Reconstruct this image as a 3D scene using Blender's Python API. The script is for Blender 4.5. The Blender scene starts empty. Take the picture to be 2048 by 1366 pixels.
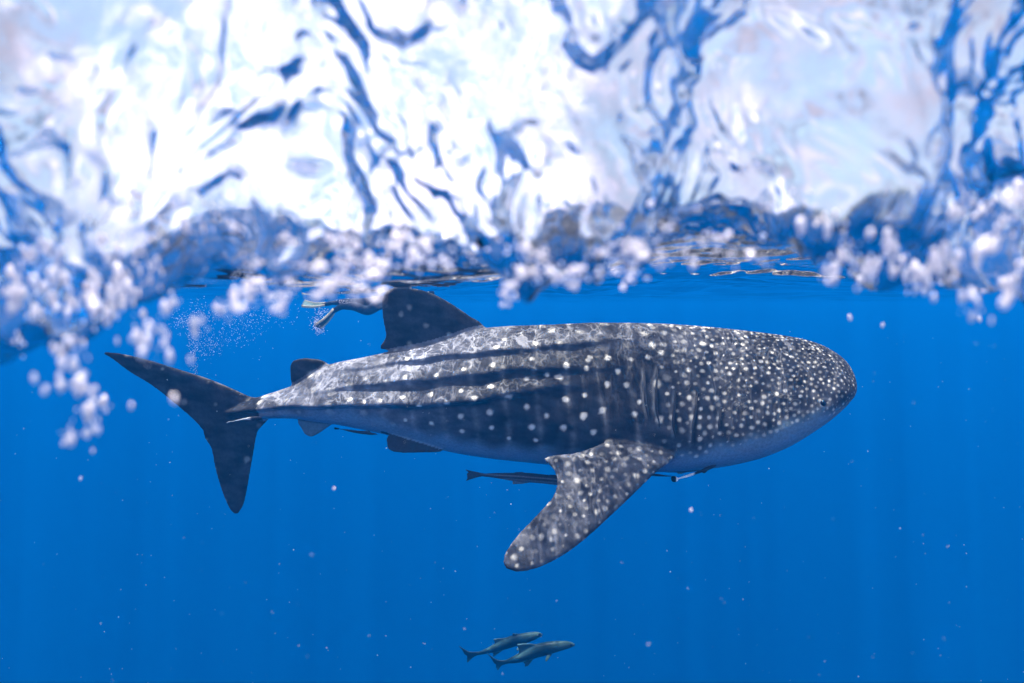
import bpy, bmesh, math, random
import numpy as np
from mathutils import Vector, Matrix, kdtree

R = math.radians
random.seed(7)
rng = np.random.default_rng(7)
S = bpy.context.scene
COL = S.collection

# ------------------------------------------------------------------ camera
CAM_Z = -0.22                      # the lens sits 22 cm under the mean water level (z = 0)
PITCH = R(-3.0)
FPX = 24.0 / 36.0 * 2048.0
cd = bpy.data.cameras.new('camera')
cam = bpy.data.objects.new('camera', cd)
COL.objects.link(cam)
cam.location = (0, 0, CAM_Z)
cam.rotation_euler = (R(90) + PITCH, 0, 0)
cd.lens = 24.0
cd.sensor_width = 36.0
cd.clip_start = 0.02
cd.clip_end = 2000.0
cd.dof.use_dof = True
cd.dof.focus_distance = 5.75
cd.dof.aperture_fstop = 1.8
S.camera = cam

# ------------------------------------------------------------------ sky and sun
SUN_EL, SUN_OFF = 83.0, 7.0
w = bpy.data.worlds.new('World')
S.world = w
w.use_nodes = True
wn = w.node_tree
bg = wn.nodes['Background']
sky = wn.nodes.new('ShaderNodeTexSky')
sky.sky_type = 'NISHITA'
sky.sun_disc = False
sky.sun_elevation = R(SUN_EL)
sky.sun_rotation = 0.0
sky.dust_density = 3.0
sky.air_density = 1.0
# thin bright high cloud over the whole sky
tcw = wn.nodes.new('ShaderNodeTexCoord')
cln = wn.nodes.new('ShaderNodeTexNoise'); cln.inputs['Scale'].default_value = 9.0; cln.inputs['Detail'].default_value = 5.0
wn.links.new(tcw.outputs['Generated'], cln.inputs['Vector'])
clr = wn.nodes.new('ShaderNodeMapRange'); wn.links.new(cln.outputs['Fac'], clr.inputs[0])
for i_, v_ in enumerate((0.40, 0.62, 0.05, 0.95)): clr.inputs[i_ + 1].default_value = v_
bwn = wn.nodes.new('ShaderNodeRGBToBW'); wn.links.new(sky.outputs[0], bwn.inputs[0])
clb = wn.nodes.new('ShaderNodeTexNoise'); clb.inputs['Scale'].default_value = 2.4; clb.inputs['Detail'].default_value = 3.0
wn.links.new(tcw.outputs['Generated'], clb.inputs['Vector'])
clbr = wn.nodes.new('ShaderNodeMapRange'); wn.links.new(clb.outputs['Fac'], clbr.inputs[0])
for i_, v_ in enumerate((0.38, 0.66, 0.10, 1.25)): clbr.inputs[i_ + 1].default_value = v_
clx = wn.nodes.new('ShaderNodeMath'); clx.operation = 'MULTIPLY'
wn.links.new(bwn.outputs[0], clx.inputs[0]); wn.links.new(clbr.outputs[0], clx.inputs[1])
clm = wn.nodes.new('ShaderNodeVectorMath'); clm.operation = 'SCALE'; clm.inputs[0].default_value = (1.34, 1.25, 1.58)
wn.links.new(clx.outputs[0], clm.inputs['Scale'])
# bright cloud patch added to the sky ahead, to give a white glare
ndir = wn.nodes.new('ShaderNodeVectorMath'); ndir.operation = 'NORMALIZE'; wn.links.new(tcw.outputs['Generated'], ndir.inputs[0])
ddot = wn.nodes.new('ShaderNodeVectorMath'); ddot.operation = 'DOT_PRODUCT'; wn.links.new(ndir.outputs[0], ddot.inputs[0])
ddot.inputs[1].default_value = Vector((-0.22, 1.0, 0.30)).normalized()
dadd = wn.nodes.new('ShaderNodeMath'); dadd.operation = 'MULTIPLY_ADD'; wn.links.new(cln.outputs['Fac'], dadd.inputs[0]); dadd.inputs[1].default_value = 0.10
wn.links.new(ddot.outputs['Value'], dadd.inputs[2])
glare = wn.nodes.new('ShaderNodeMapRange'); glare.interpolation_type = 'SMOOTHSTEP'; wn.links.new(dadd.outputs[0], glare.inputs[0])
for i_, v_ in enumerate((0.975, 1.05, 0.0, 1.6)): glare.inputs[i_ + 1].default_value = v_
badd = wn.nodes.new('ShaderNodeMath'); badd.operation = 'ADD'; wn.links.new(clbr.outputs[0], badd.inputs[0]); wn.links.new(glare.outputs[0], badd.inputs[1])
wn.links.new(badd.outputs[0], clx.inputs[1])
mxs = wn.nodes.new('ShaderNodeMix'); mxs.data_type = 'RGBA'
wn.links.new(clr.outputs[0], mxs.inputs[0]); wn.links.new(sky.outputs[0], mxs.inputs[6]); wn.links.new(clm.outputs[0], mxs.inputs[7])
wn.links.new(mxs.outputs[2], bg.inputs[0])
bg.inputs[1].default_value = 0.042
sl = bpy.data.lights.new('sun', 'SUN')
sun = bpy.data.objects.new('sun', sl)
COL.objects.link(sun)
sun.rotation_euler = (R(-SUN_OFF), 0, 0)
sun.location = (0, 3, 8)
sl.energy = 5.0
sl.angle = R(0.5)
sl.color = (1.0, 0.96, 0.9)

S.view_settings.view_transform = 'Standard'
S.view_settings.look = 'None'
S.view_settings.gamma = 1.0
S.view_settings.use_curve_mapping = False
S.view_settings.exposure = 2.55
S.render.engine = 'CYCLES'
cy = S.cycles
cy.max_bounces = 8
cy.diffuse_bounces = 2
cy.glossy_bounces = 3
cy.transmission_bounces = 5
cy.transparent_max_bounces = 12
cy.volume_bounces = 1
cy.sample_clamp_indirect = 6.0
cy.sample_clamp_direct = 0.0
cy.use_denoising = True


# ------------------------------------------------------------------ helpers
def ray(px, py):
    dx = (px - 1024.0) / FPX
    dy = (683.0 - py) / FPX
    c, s = math.cos(PITCH), math.sin(PITCH)
    return np.array([dx, c - dy * s, s + dy * c])


def at(px, py, Y):
    """the point of the vertical plane y = Y that lies in a given direction"""
    d = ray(px, py)
    return np.array([0, 0, CAM_Z]) + d * (Y / d[1])


def tag(o, label=None, cat=None, group=None, kind=None):
    if label: o['label'] = label
    if cat: o['category'] = cat
    if group: o['group'] = group
    if kind: o['kind'] = kind
    return o


def empty(name, loc):
    o = bpy.data.objects.new(name, None)
    o.empty_display_size = 0.2
    COL.objects.link(o)
    o.location = loc
    return o


def link_mesh(name, verts, faces, mat=None, parent=None, smooth=True):
    me = bpy.data.meshes.new(name)
    me.from_pydata([tuple(v) for v in verts], [], faces)
    me.update()
    if smooth:
        me.polygons.foreach_set('use_smooth', [True] * len(me.polygons))
    if mat: me.materials.append(mat)
    o = bpy.data.objects.new(name, me)
    COL.objects.link(o)
    if parent: o.parent = parent
    return o


def fast_mesh(name, V, F):
    """V (n,3), F (m,k) numpy -> mesh"""
    me = bpy.data.meshes.new(name)
    m, k = F.shape
    me.vertices.add(len(V))
    me.vertices.foreach_set('co', V.astype(np.float32).ravel())
    me.loops.add(m * k)
    me.loops.foreach_set('vertex_index', F.astype(np.int32).ravel())
    me.polygons.add(m)
    me.polygons.foreach_set('loop_start', np.arange(0, m * k, k, dtype=np.int32))
    me.polygons.foreach_set('use_smooth', np.ones(m, dtype=bool))
    me.update(calc_edges=True)
    me.validate()
    return me


def verts_of(me):
    a = np.empty(len(me.vertices) * 3, dtype=np.float32)
    me.vertices.foreach_get('co', a)
    return a.reshape(-1, 3).astype(float)


def smoothstep(a, b, x):
    t = np.clip((x - a) / (b - a), 0, 1)
    return t * t * (3 - 2 * t)


def pchip(xs, ys, x):
    """monotone cubic interpolation, xs ascending"""
    xs = np.asarray(xs, float); ys = np.asarray(ys, float)
    h = np.diff(xs); d = np.diff(ys) / h
    m = np.zeros_like(ys)
    for i in range(1, len(xs) - 1):
        if d[i - 1] * d[i] > 0:
            w1 = 2 * h[i] + h[i - 1]; w2 = h[i] + 2 * h[i - 1]
            m[i] = (w1 + w2) / (w1 / d[i - 1] + w2 / d[i])
    m[0], m[-1] = d[0], d[-1]
    x = np.clip(x, xs[0], xs[-1])
    i = np.clip(np.searchsorted(xs, x) - 1, 0, len(xs) - 2)
    t = (x - xs[i]) / h[i]
    return ((1 + 2 * t) * (1 - t) ** 2 * ys[i] + t * (1 - t) ** 2 * h[i] * m[i]
            + t * t * (3 - 2 * t) * ys[i + 1] + t * t * (t - 1) * h[i] * m[i + 1])


def catmull(P, n):
    """resample a polyline of points (k,d) to n points along a Catmull-Rom curve"""
    P = np.asarray(P, float)
    Q = np.vstack([2 * P[0] - P[1], P, 2 * P[-1] - P[-2]])
    out = []
    for u in np.linspace(0, len(P) - 1 - 1e-6, n):
        i = int(u); t = u - i
        a, b, c, d = Q[i:i + 4]
        out.append(0.5 * (2 * b + (c - a) * t + (2 * a - 5 * b + 4 * c - d) * t * t + (3 * b - a - 3 * c + d) * t ** 3))
    return np.array(out)


def noise_fn(seed, n, lmin, lmax, power=1.0, stretch=(1, 1), ang=None):
    """sum of random plane waves; returns f(x, y) with rms about 1"""
    r = np.random.default_rng(seed)
    lam = np.exp(r.uniform(np.log(lmin), np.log(lmax), n))
    th = r.uniform(0, 2 * np.pi, n) if ang is None else r.normal(ang[0], ang[1], n)
    ph = r.uniform(0, 2 * np.pi, n)
    amp = lam ** power
    amp /= math.sqrt((amp ** 2).sum() / 2)
    kx = 2 * np.pi / lam * np.cos(th) / stretch[0]
    ky = 2 * np.pi / lam * np.sin(th) / stretch[1]

    def f(x, y):
        z = np.zeros(np.broadcast(x, y).shape)
        for a, b, c, p in zip(amp, kx, ky, ph):
            z += a * np.sin(b * x + c * y + p)
        return z
    return f


# node helpers
def new_mat(name):
    m = bpy.data.materials.new(name)
    m.use_nodes = True
    nt = m.node_tree
    for n in list(nt.nodes):
        if n.type != 'OUTPUT_MATERIAL': nt.nodes.remove(n)
    out = [n for n in nt.nodes if n.type == 'OUTPUT_MATERIAL'][0]
    return m, nt, out


def N(nt, kind, **kw):
    n = nt.nodes.new(kind)
    for k, v in kw.items():
        if k == 'ins':
            for a, b in v.items():
                if hasattr(b, 'is_linked') or isinstance(b, bpy.types.NodeSocket): nt.links.new(b, n.inputs[a])
                else: n.inputs[a].default_value = b
        else: setattr(n, k, v)
    return n


def math_node(nt, op, a, b=None, clamp=False):
    n = nt.nodes.new('ShaderNodeMath'); n.operation = op; n.use_clamp = clamp
    for i, v in enumerate((a, b)):
        if v is None: continue
        if isinstance(v, bpy.types.NodeSocket): nt.links.new(v, n.inputs[i])
        else: n.inputs[i].default_value = v
    return n.outputs[0]


def map_range(nt, v, a, b, c, d, smooth=False):
    n = nt.nodes.new('ShaderNodeMapRange')
    n.interpolation_type = 'SMOOTHSTEP' if smooth else 'LINEAR'
    nt.links.new(v, n.inputs[0])
    for i, x in enumerate((a, b, c, d)): n.inputs[i + 1].default_value = x
    return n.outputs[0]


# ------------------------------------------------------------------ materials
def skin_mat(name, rough=0.45, noise=60.0, amount=0.35, attr='skin'):
    """albedo stored on the vertices, broken up by fine procedural mottling"""
    m, nt, out = new_mat(name)
    at_ = N(nt, 'ShaderNodeAttribute', attribute_name=attr)
    tc = N(nt, 'ShaderNodeTexCoord')
    no = N(nt, 'ShaderNodeTexNoise', ins={'Vector': tc.outputs['Object'], 'Scale': noise, 'Detail': 4.0, 'Roughness': 0.65})
    f = map_range(nt, no.outputs['Fac'], 0.3, 0.7, 1 - amount, 1 + amount)
    vm = N(nt, 'ShaderNodeVectorMath', operation='SCALE')
    nt.links.new(at_.outputs['Color'], vm.inputs[0]); nt.links.new(f, vm.inputs['Scale'])
    bs = N(nt, 'ShaderNodeBsdfPrincipled', ins={'Base Color': vm.outputs[0], 'Roughness': rough, 'Specular IOR Level': 0.05})
    bp = N(nt, 'ShaderNodeBump', ins={'Height': no.outputs['Fac'], 'Strength': 0.25, 'Distance': 0.01})
    nt.links.new(bp.outputs[0], bs.inputs['Normal'])
    nt.links.new(bs.outputs[0], out.inputs[0])
    return m


def plain_mat(name, col, rough=0.5, spec=0.3, noise=40.0, amount=0.25):
    m, nt, out = new_mat(name)
    tc = N(nt, 'ShaderNodeTexCoord')
    no = N(nt, 'ShaderNodeTexNoise', ins={'Vector': tc.outputs['Object'], 'Scale': noise, 'Detail': 3.0})
    f = map_range(nt, no.outputs['Fac'], 0.3, 0.7, 1 - amount, 1 + amount)
    vm = N(nt, 'ShaderNodeVectorMath', operation='SCALE')
    vm.inputs[0].default_value = col
    nt.links.new(f, vm.inputs['Scale'])
    bs = N(nt, 'ShaderNodeBsdfPrincipled', ins={'Base Color': vm.outputs[0], 'Roughness': rough, 'Specular IOR Level': spec})
    nt.links.new(bs.outputs[0], out.inputs[0])
    return m


def water_surface_mat():
    """Sea surface seen from below: total reflection at grazing incidence, a window to the sky
    at steep incidence.  In the window part of the light goes straight through, tinted by a painted caustic pattern."""
    m, nt, out = new_mat('water_surface')
    ge = N(nt, 'ShaderNodeNewGeometry')
    dot = N(nt, 'ShaderNodeVectorMath', operation='DOT_PRODUCT', ins={0: ge.outputs['Incoming'], 1: ge.outputs['Normal']})
    c = math_node(nt, 'ABSOLUTE', dot.outputs['Value'])
    win = map_range(nt, c, 0.62, 0.72, 0.0, 0.9, True)
    glass = N(nt, 'ShaderNodeBsdfGlass', ins={'Color': (1, 1, 1, 1), 'Roughness': 0.0, 'IOR': 1.333})
    # caustics painted into the transparency: bright cell edges, slightly warped
    tc = N(nt, 'ShaderNodeTexCoord')
    sep = N(nt, 'ShaderNodeSeparateXYZ', ins={0: tc.outputs['Object']})
    xy = N(nt, 'ShaderNodeCombineXYZ', ins={0: sep.outputs[0], 1: sep.outputs[1]})
    nz = N(nt, 'ShaderNodeTexNoise', noise_dimensions='2D', ins={'Vector': xy.outputs[0], 'Scale': 6.0, 'Detail': 4.0})
    off = N(nt, 'ShaderNodeVectorMath', operation='SCALE', ins={0: nz.outputs['Color'], 'Scale': 0.27})
    wp = N(nt, 'ShaderNodeVectorMath', operation='ADD', ins={0: xy.outputs[0], 1: off.outputs[0]})
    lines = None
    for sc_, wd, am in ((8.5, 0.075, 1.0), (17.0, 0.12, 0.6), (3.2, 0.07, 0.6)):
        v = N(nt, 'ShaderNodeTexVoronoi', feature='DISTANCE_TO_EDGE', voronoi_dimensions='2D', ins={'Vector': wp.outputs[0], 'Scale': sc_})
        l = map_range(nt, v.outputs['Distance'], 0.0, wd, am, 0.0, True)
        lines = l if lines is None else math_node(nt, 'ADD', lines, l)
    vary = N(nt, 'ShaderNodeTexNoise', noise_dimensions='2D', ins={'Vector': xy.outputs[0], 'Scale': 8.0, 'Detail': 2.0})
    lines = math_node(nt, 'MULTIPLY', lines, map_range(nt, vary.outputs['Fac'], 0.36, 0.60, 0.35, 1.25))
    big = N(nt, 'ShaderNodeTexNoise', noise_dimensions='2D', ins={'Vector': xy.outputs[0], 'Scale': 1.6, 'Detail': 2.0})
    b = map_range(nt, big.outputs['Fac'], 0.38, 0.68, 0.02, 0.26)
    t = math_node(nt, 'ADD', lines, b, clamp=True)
    shaft = N(nt, 'ShaderNodeTexNoise', noise_dimensions='2D', ins={'Vector': xy.outputs[0], 'Scale': 0.55, 'Detail': 2.0})  # broad bright and dim bands in the transmission, painted light shafts
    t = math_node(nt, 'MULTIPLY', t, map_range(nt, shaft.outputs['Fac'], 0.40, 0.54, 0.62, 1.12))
    # close to the lens the ripples are modelled, so the painted caustics fade out there
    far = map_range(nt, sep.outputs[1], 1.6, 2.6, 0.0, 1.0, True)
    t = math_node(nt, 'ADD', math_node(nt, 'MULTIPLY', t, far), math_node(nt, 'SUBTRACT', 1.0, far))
    brk = N(nt, 'ShaderNodeTexNoise', ins={'Vector': tc.outputs['Object'], 'Scale': 11.0, 'Detail': 3.0, 'Roughness': 0.6})
    share = map_range(nt, brk.outputs['Fac'], 0.44, 0.58, 0.04, 0.85)  # patchy see-through share, put in to dapple sunlight onto the froth
    share = math_node(nt, 'ADD', math_node(nt, 'MULTIPLY', share, math_node(nt, 'SUBTRACT', 1.0, far)), far)
    win = math_node(nt, 'MULTIPLY', win, share)
    tr = N(nt, 'ShaderNodeBsdfTransparent', ins={0: t})
    mix = N(nt, 'ShaderNodeMixShader', ins={0: win, 1: glass.outputs[0], 2: tr.outputs[0]})
    nt.links.new(mix.outputs[0], out.inputs[0])
    return m


def haze_mat(density, scat, absorb):
    m, nt, out = new_mat('sea_haze')
    v = N(nt, 'ShaderNodeVolumePrincipled', ins={'Color': (*scat, 1), 'Density': density, 'Absorption Color': (*absorb, 1), 'Anisotropy': 0.0})
    nt.links.new(v.outputs[0], out.inputs['Volume'])
    return m


def foam_mat(gloss=0.6, rough=0.14):
    m, nt, out = new_mat('bubble_foam')
    d = N(nt, 'ShaderNodeBsdfDiffuse', ins={0: (0.93, 0.88, 0.90, 1)})
    t = N(nt, 'ShaderNodeBsdfTranslucent', ins={0: (0.93, 0.88, 0.90, 1)})
    g = N(nt, 'ShaderNodeBsdfGlossy', ins={0: (1, 0.96, 0.96, 1), 'Roughness': rough})
    m1 = N(nt, 'ShaderNodeMixShader', ins={0: 0.5, 1: d.outputs[0], 2: t.outputs[0]})
    m2 = N(nt, 'ShaderNodeMixShader', ins={0: gloss, 1: m1.outputs[0], 2: g.outputs[0]})
    nt.links.new(m2.outputs[0], out.inputs[0])
    return m


M_WATER = water_surface_mat()
M_HAZE = haze_mat(0.022, (0.0005, 0.128, 0.445), (0.005, 0.01, 0.02))
M_SHARK = skin_mat('spotted_skin', 0.5, 45.0, 0.2)
M_FISH = skin_mat('fish_skin', 0.35, 90.0, 0.25)
M_DARK = plain_mat('dark_skin', (0.02, 0.022, 0.028), 0.5)
M_EYE = plain_mat('eye_black', (0.006, 0.006, 0.008), 0.1, 0.6)
M_FOAM = foam_mat(0.22, 0.10)
M_FINE = foam_mat(0.2, 0.3)
M_SNOW = plain_mat('plankton', (0.75, 0.75, 0.7), 0.8)
M_BED = plain_mat('seabed_sand', (0.003, 0.010, 0.022), 0.95, 0.02, 0.2)

# ------------------------------------------------------------------ water body, seabed, surface
n = 24
sx = np.linspace(-290, 290, n)
bedz = noise_fn(3, 12, 20, 80)
X, Y = np.meshgrid(sx, np.linspace(-61, 290, n))
V = np.stack([X, Y, -85 + 0.5 * bedz(X, Y)], -1).reshape(-1, 3)
F = np.array([(j * n + i, j * n + i + 1, (j + 1) * n + i + 1, (j + 1) * n + i) for j in range(n - 1) for i in range(n - 1)])
me = fast_mesh('seabed', V, F)
me.materials.append(M_BED)
bed = bpy.data.objects.new('seabed', me); COL.objects.link(bed)
tag(bed, 'deep dark blue seabed far below the shark', None, None, 'structure')

LIP_PX = [-1200, -400, 0, 120, 250, 400, 520, 640, 800, 950, 1100, 1250, 1360, 1480, 1600, 1720, 1800, 1900, 1980, 2048, 2400, 3200]
LIP_PY = [660, 710, 665, 672, 612, 545, 552, 525, 500, 515, 505, 495, 460, 430, 390, 420, 440, 470, 540, 580, 560, 500]
Y_LIP = 1.08
_lip = [at(a, b, Y_LIP) for a, b in zip(LIP_PX, LIP_PY)]
LIPX = np.array([p[0] for p in _lip]); LIPZ = np.array([p[2] for p in _lip])
f_long = noise_fn(11, 30, 0.7, 4.0, 1.0)
f_far = noise_fn(12, 46, 0.10, 0.9, 1.1)
f_a = noise_fn(13, 30, 0.16, 0.45, 1.2)
f_b = noise_fn(14, 40, 0.05, 0.15, 1.0)
f_c = noise_fn(15, 40, 0.016, 0.05, 1.0)
f_w = noise_fn(16, 16, 0.2, 0.6, 1.0)
f_w2 = noise_fn(17, 16, 0.2, 0.6, 1.0)


def sea_points(x, y):
    """sea surface: height field plus ripples pushed out along the steep face of the chop"""
    r = np.hypot(x, y)
    calm = smoothstep(60, 10, r) * 0.7 + 0.3
    h = 0.028 * f_long(x, y) * calm + 0.007 * f_far(x, y) * smoothstep(30, 3, r)
    # the chop breaking right in front of the lens: its steep underside faces the camera
    near = smoothstep(-0.15, 0.25, y) * smoothstep(3.2, 1.2, np.abs(x))
    xs = x + 0.05 * f_w(x, x * 0.3)
    zl = pchip(LIPX, LIPZ, xs) + 0.012 * f_a(x * 1.6, 0 * x)
    yl = Y_LIP + 0.05 * f_w2(x * 0.8, 0 * x)
    s = y - yl
    rise = zl + np.where(s < 0, SLOPE * ((np.maximum(-s, 0) + 0.002) ** 0.6 - 0.002 ** 0.6), 0.0)
    cap = 0.40
    rise = cap - np.log1p(np.exp((cap - rise) / 0.03)) * 0.03
    trough = np.where(s < 0, rise, zl * np.exp(-(np.maximum(s, 0) / np.clip(0.32 + 0.07 * f_w2(x * 0.7, 0 * x + 2.0), 0.2, 0.5)) ** 2))
    wgt = smoothstep(1.5, 1.1, y) * near
    z = h * (1 - 0.8 * wgt) + trough * near * smoothstep(2.4, 1.5, y)
    z = z - 0.115 * smoothstep(0.32, -0.05, x / np.maximum(y, .3)) * smoothstep(5.2, 2.6, y) * smoothstep(1.3, 1.9, y)
    gy = np.gradient(z, axis=0) / np.gradient(y, axis=0)
    ny_, nz_ = -gy, np.ones_like(gy)
    q = np.sqrt(ny_ ** 2 + 1); ny_ /= q; nz_ /= q
    v = y - 0.8 * z
    wx = x + 0.016 * f_w(x * 1.4, v * 1.4); wv = v + 0.016 * f_w2(x * 1.4, v * 1.4)
    patch = smoothstep(0.0, 1.2, f_w(x * 2.1 + 5, v * 2.1))
    patch2 = smoothstep(0.2, 1.3, f_w2(x * 2.6 + 9, v * 2.0))
    b1 = f_b(wx * 1.15, wv * .55); b2 = f_b(wx * .8 + 4, wv * 0.6 + 2)
    rip = (0.019 * f_a(wx, wv * 0.7) + 0.0052 * b1 - 0.0125 * np.maximum(b2 - 0.55, 0) + 0.0110 * np.maximum(-b1 - 0.75, 0)
           + 0.0012 * f_c(wx, wv * .7) + (0.0024 * patch + 0.0010) * f_c(wx * 0.55, wv * .38) + 0.0045 * patch2 * f_b(wx * 1.9, wv * 0.9 + 3))
    low = smoothstep(0.10, -0.12, z)
    rip = rip * (1 + 0.3 * low) + low * (0.0024 * f_c(wx * .5 + 2, wv * .42) + 0.0030 * f_b(wx * 2.2, wv * 1.5))
    rip = rip * smoothstep(2.1, 1.4, y) * near
    return x, y + rip * ny_, z + rip * nz_


SLOPE = 1.2


ya = np.concatenate([-np.geomspace(60, 0.3, 40), np.linspace(-0.2, 0.66, 50), np.linspace(0.664, 1.20, 480), np.geomspace(1.204, 8, 330), np.geomspace(8.1, 290, 100)])
xa = np.concatenate([-np.geomspace(290, 3.02, 66), np.linspace(-3.0, -1.0, 90), np.linspace(-0.995, 0.995, 520), np.linspace(1.0, 3.0, 90), np.geomspace(3.02, 290, 66)])
X, Y = np.meshgrid(xa, ya)
X, Y, Z = sea_points(X, Y)
nx, ny = len(xa), len(ya)
V = np.stack([X, Y, Z], -1).reshape(-1, 3)
ii, jj = np.meshgrid(np.arange(nx - 1), np.arange(ny - 1))
a = (jj * nx + ii).ravel()
F = np.stack([a, a + 1, a + nx + 1, a + nx], -1)
me = fast_mesh('sea_surface', V, F)
me.materials.append(M_WATER)
surf = bpy.data.objects.new('sea_surface', me); COL.objects.link(surf)
tag(surf, 'rippling underside of the sea surface, white with sky near the lens', None, None, 'structure')

HZ_TOP = 0.62
hb = [(-295, -62, -87), (295, -62, -87), (295, 295, -87), (-295, 295, -87), (-295, -62, HZ_TOP), (295, -62, HZ_TOP), (295, 295, HZ_TOP), (-295, 295, HZ_TOP)]
haze = link_mesh('haze', hb, [(0, 3, 2, 1), (4, 5, 6, 7), (0, 1, 5, 4), (1, 2, 6, 5), (2, 3, 7, 6), (3, 0, 4, 7)], M_HAZE, None, False)
tag(haze, 'clear blue sea water filling the view', None, None, 'stuff')
#@@ANIMALS@@
# ------------------------------------------------------------------ animal building
def loft(rings, close_start=True, close_end=True):
    """rings (k, m, 3) -> closed quad tube with fan caps"""
    rings = np.asarray(rings); k, m, _ = rings.shape
    V = rings.reshape(-1, 3).tolist(); F = []
    for i in range(k - 1):
        for j in range(m):
            j2 = (j + 1) % m
            F.append((i * m + j, i * m + j2, (i + 1) * m + j2, (i + 1) * m + j))
    for end, row in ((0, 0), (1, k - 1)):
        c = len(V); V.append(rings[row].mean(0).tolist())
        for j in range(m):
            j2 = (j + 1) % m
            F.append((row * m + j2, row * m + j, c) if end == 0 else (row * m + j, row * m + j2, c))
    return np.array(V), F


def fin(stations, n=26, m=16, tmin=0.012):
    """stations: (lead xyz, trail xyz, thickness); a blade with a rounded leading edge"""
    L = catmull([s[0] for s in stations], n)
    T = catmull([s[1] for s in stations], n)
    th = np.interp(np.linspace(0, len(stations) - 1, n), range(len(stations)), [s[2] for s in stations])
    mid = 0.5 * (L + T)
    span = np.gradient(mid, axis=0)
    rings = []
    for i in range(n):
        ch = T[i] - L[i]
        nn = np.cross(ch, span[i]); q = np.linalg.norm(nn)
        nn = nn / q if q > 1e-9 else np.array([0, 1.0, 0])
        a = np.linspace(0, 2 * np.pi, m, endpoint=False)
        c = 0.5 * (1 - np.cos(a))
        prof = np.sign(np.sin(a)) * (np.abs(np.sin(a)) ** 0.9) * (1.15 - 0.55 * c)
        off = np.sign(np.sin(a)) * np.maximum(np.abs(prof) * th[i] * 0.5, tmin * 0.5 * (np.abs(np.sin(a)) > 1e-6))
        rings.append(L[i] + c[:, None] * ch + off[:, None] * nn)
    return loft(rings)


def solid(name, shells, voxel, smooth_it=4):
    """union of closed shells as ONE continuous skin"""
    V = []; F = []; o = 0
    for v, f in shells:
        V += [tuple(p) for p in v]; F += [tuple(i + o for i in q) for q in f]; o += len(v)
    me = bpy.data.meshes.new(name + '_raw'); me.from_pydata(V, [], F); me.update()
    bm = bmesh.new(); bm.from_mesh(me); bmesh.ops.recalc_face_normals(bm, faces=bm.faces); bm.to_mesh(me); bm.free()
    ob = bpy.data.objects.new(name + '_raw', me); COL.objects.link(ob)
    md = ob.modifiers.new('r', 'REMESH'); md.mode = 'VOXEL'; md.voxel_size = voxel; md.use_smooth_shade = True
    sm = ob.modifiers.new('s', 'SMOOTH'); sm.factor = 0.5; sm.iterations = smooth_it
    dg = bpy.context.evaluated_depsgraph_get()
    out = bpy.data.meshes.new_from_object(ob.evaluated_get(dg))
    out.name = name
    bpy.data.objects.remove(ob); bpy.data.meshes.remove(me)
    out.polygons.foreach_set('use_smooth', [True] * len(out.polygons))
    return out


def set_color(me, C, name='skin'):
    at_ = me.color_attributes.new(name, 'FLOAT_COLOR', 'POINT')
    A = np.ones((len(me.vertices), 4), dtype=np.float32); A[:, :3] = C
    at_.data.foreach_set('color', A.ravel())


def move_origin(me, p):
    me.transform(Matrix.Translation(-Vector(p)))


# ------------------------------------------------------------------ the whale shark
YS = 6.0
PXM = YS / FPX / math.cos(PITCH)          # metres per photo pixel at the shark
#      px,  top, bottom, half width, share of the height above the widest level
BODY = [(430, 826, 834, .012, .5), (460, 818, 842, .035, .6), (500, 800, 838, .085, .72), (520, 793, 837, .115, .72), (545, 785, 836, .145, .72), (585, 771, 836, .185, .70),
        (620, 751, 841, .215, .66), (660, 729, 846, .250, .62), (720, 716, 857, .300, .58), (773, 705, 868, .345, .55),
        (850, 690, 888, .405, .52), (900, 675, 902, .445, .52), (950, 659, 911, .465, .54), (1000, 653, 917, .49, .57),
        (1100, 649, 926, .525, .64), (1200, 645, 934, .55, .70), (1300, 646, 937, .57, .74), (1400, 652, 930, .58, .75),
        (1480, 660, 915, .575, .74), (1540, 667, 894, .56, .72), (1600, 676, 862, .51, .70), (1640, 686, 838, .455, .68),
        (1670, 699, 817, .39, .66), (1690, 711, 802, .32, .66), (1702, 722, 790, .24, .66), (1709, 734, 776, .14, .62), (1712, 746, 764, .05, .5)]
bx = [b[0] for b in BODY]
KEEL = [([430, 460, 560, 657, 818, 947, 1100, 1200], [826, 838, 822, 813, 810, 797, 774, 764], [.02, .055, .085, .10, .095, .08, .035, 0]),
        ([560, 673, 827, 1075, 1200, 1280], [800, 782, 763, 738, 735, 735], [0, .03, .05, .05, .02, 0]),
        ([620, 715, 850, 1124, 1230, 1300], [770, 741, 719, 690, 683, 680], [0, .03, .05, .045, .02, 0])]


def col(i): return [b[i] for b in BODY]


def body_params(px):
    top = pchip(bx, col(1), px); bot = pchip(bx, col(2), px)
    return top, bot, pchip(bx, col(3), px), pchip(bx, col(4), px)


def px2x(px, py): return at(px, py, YS)[0]


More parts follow.
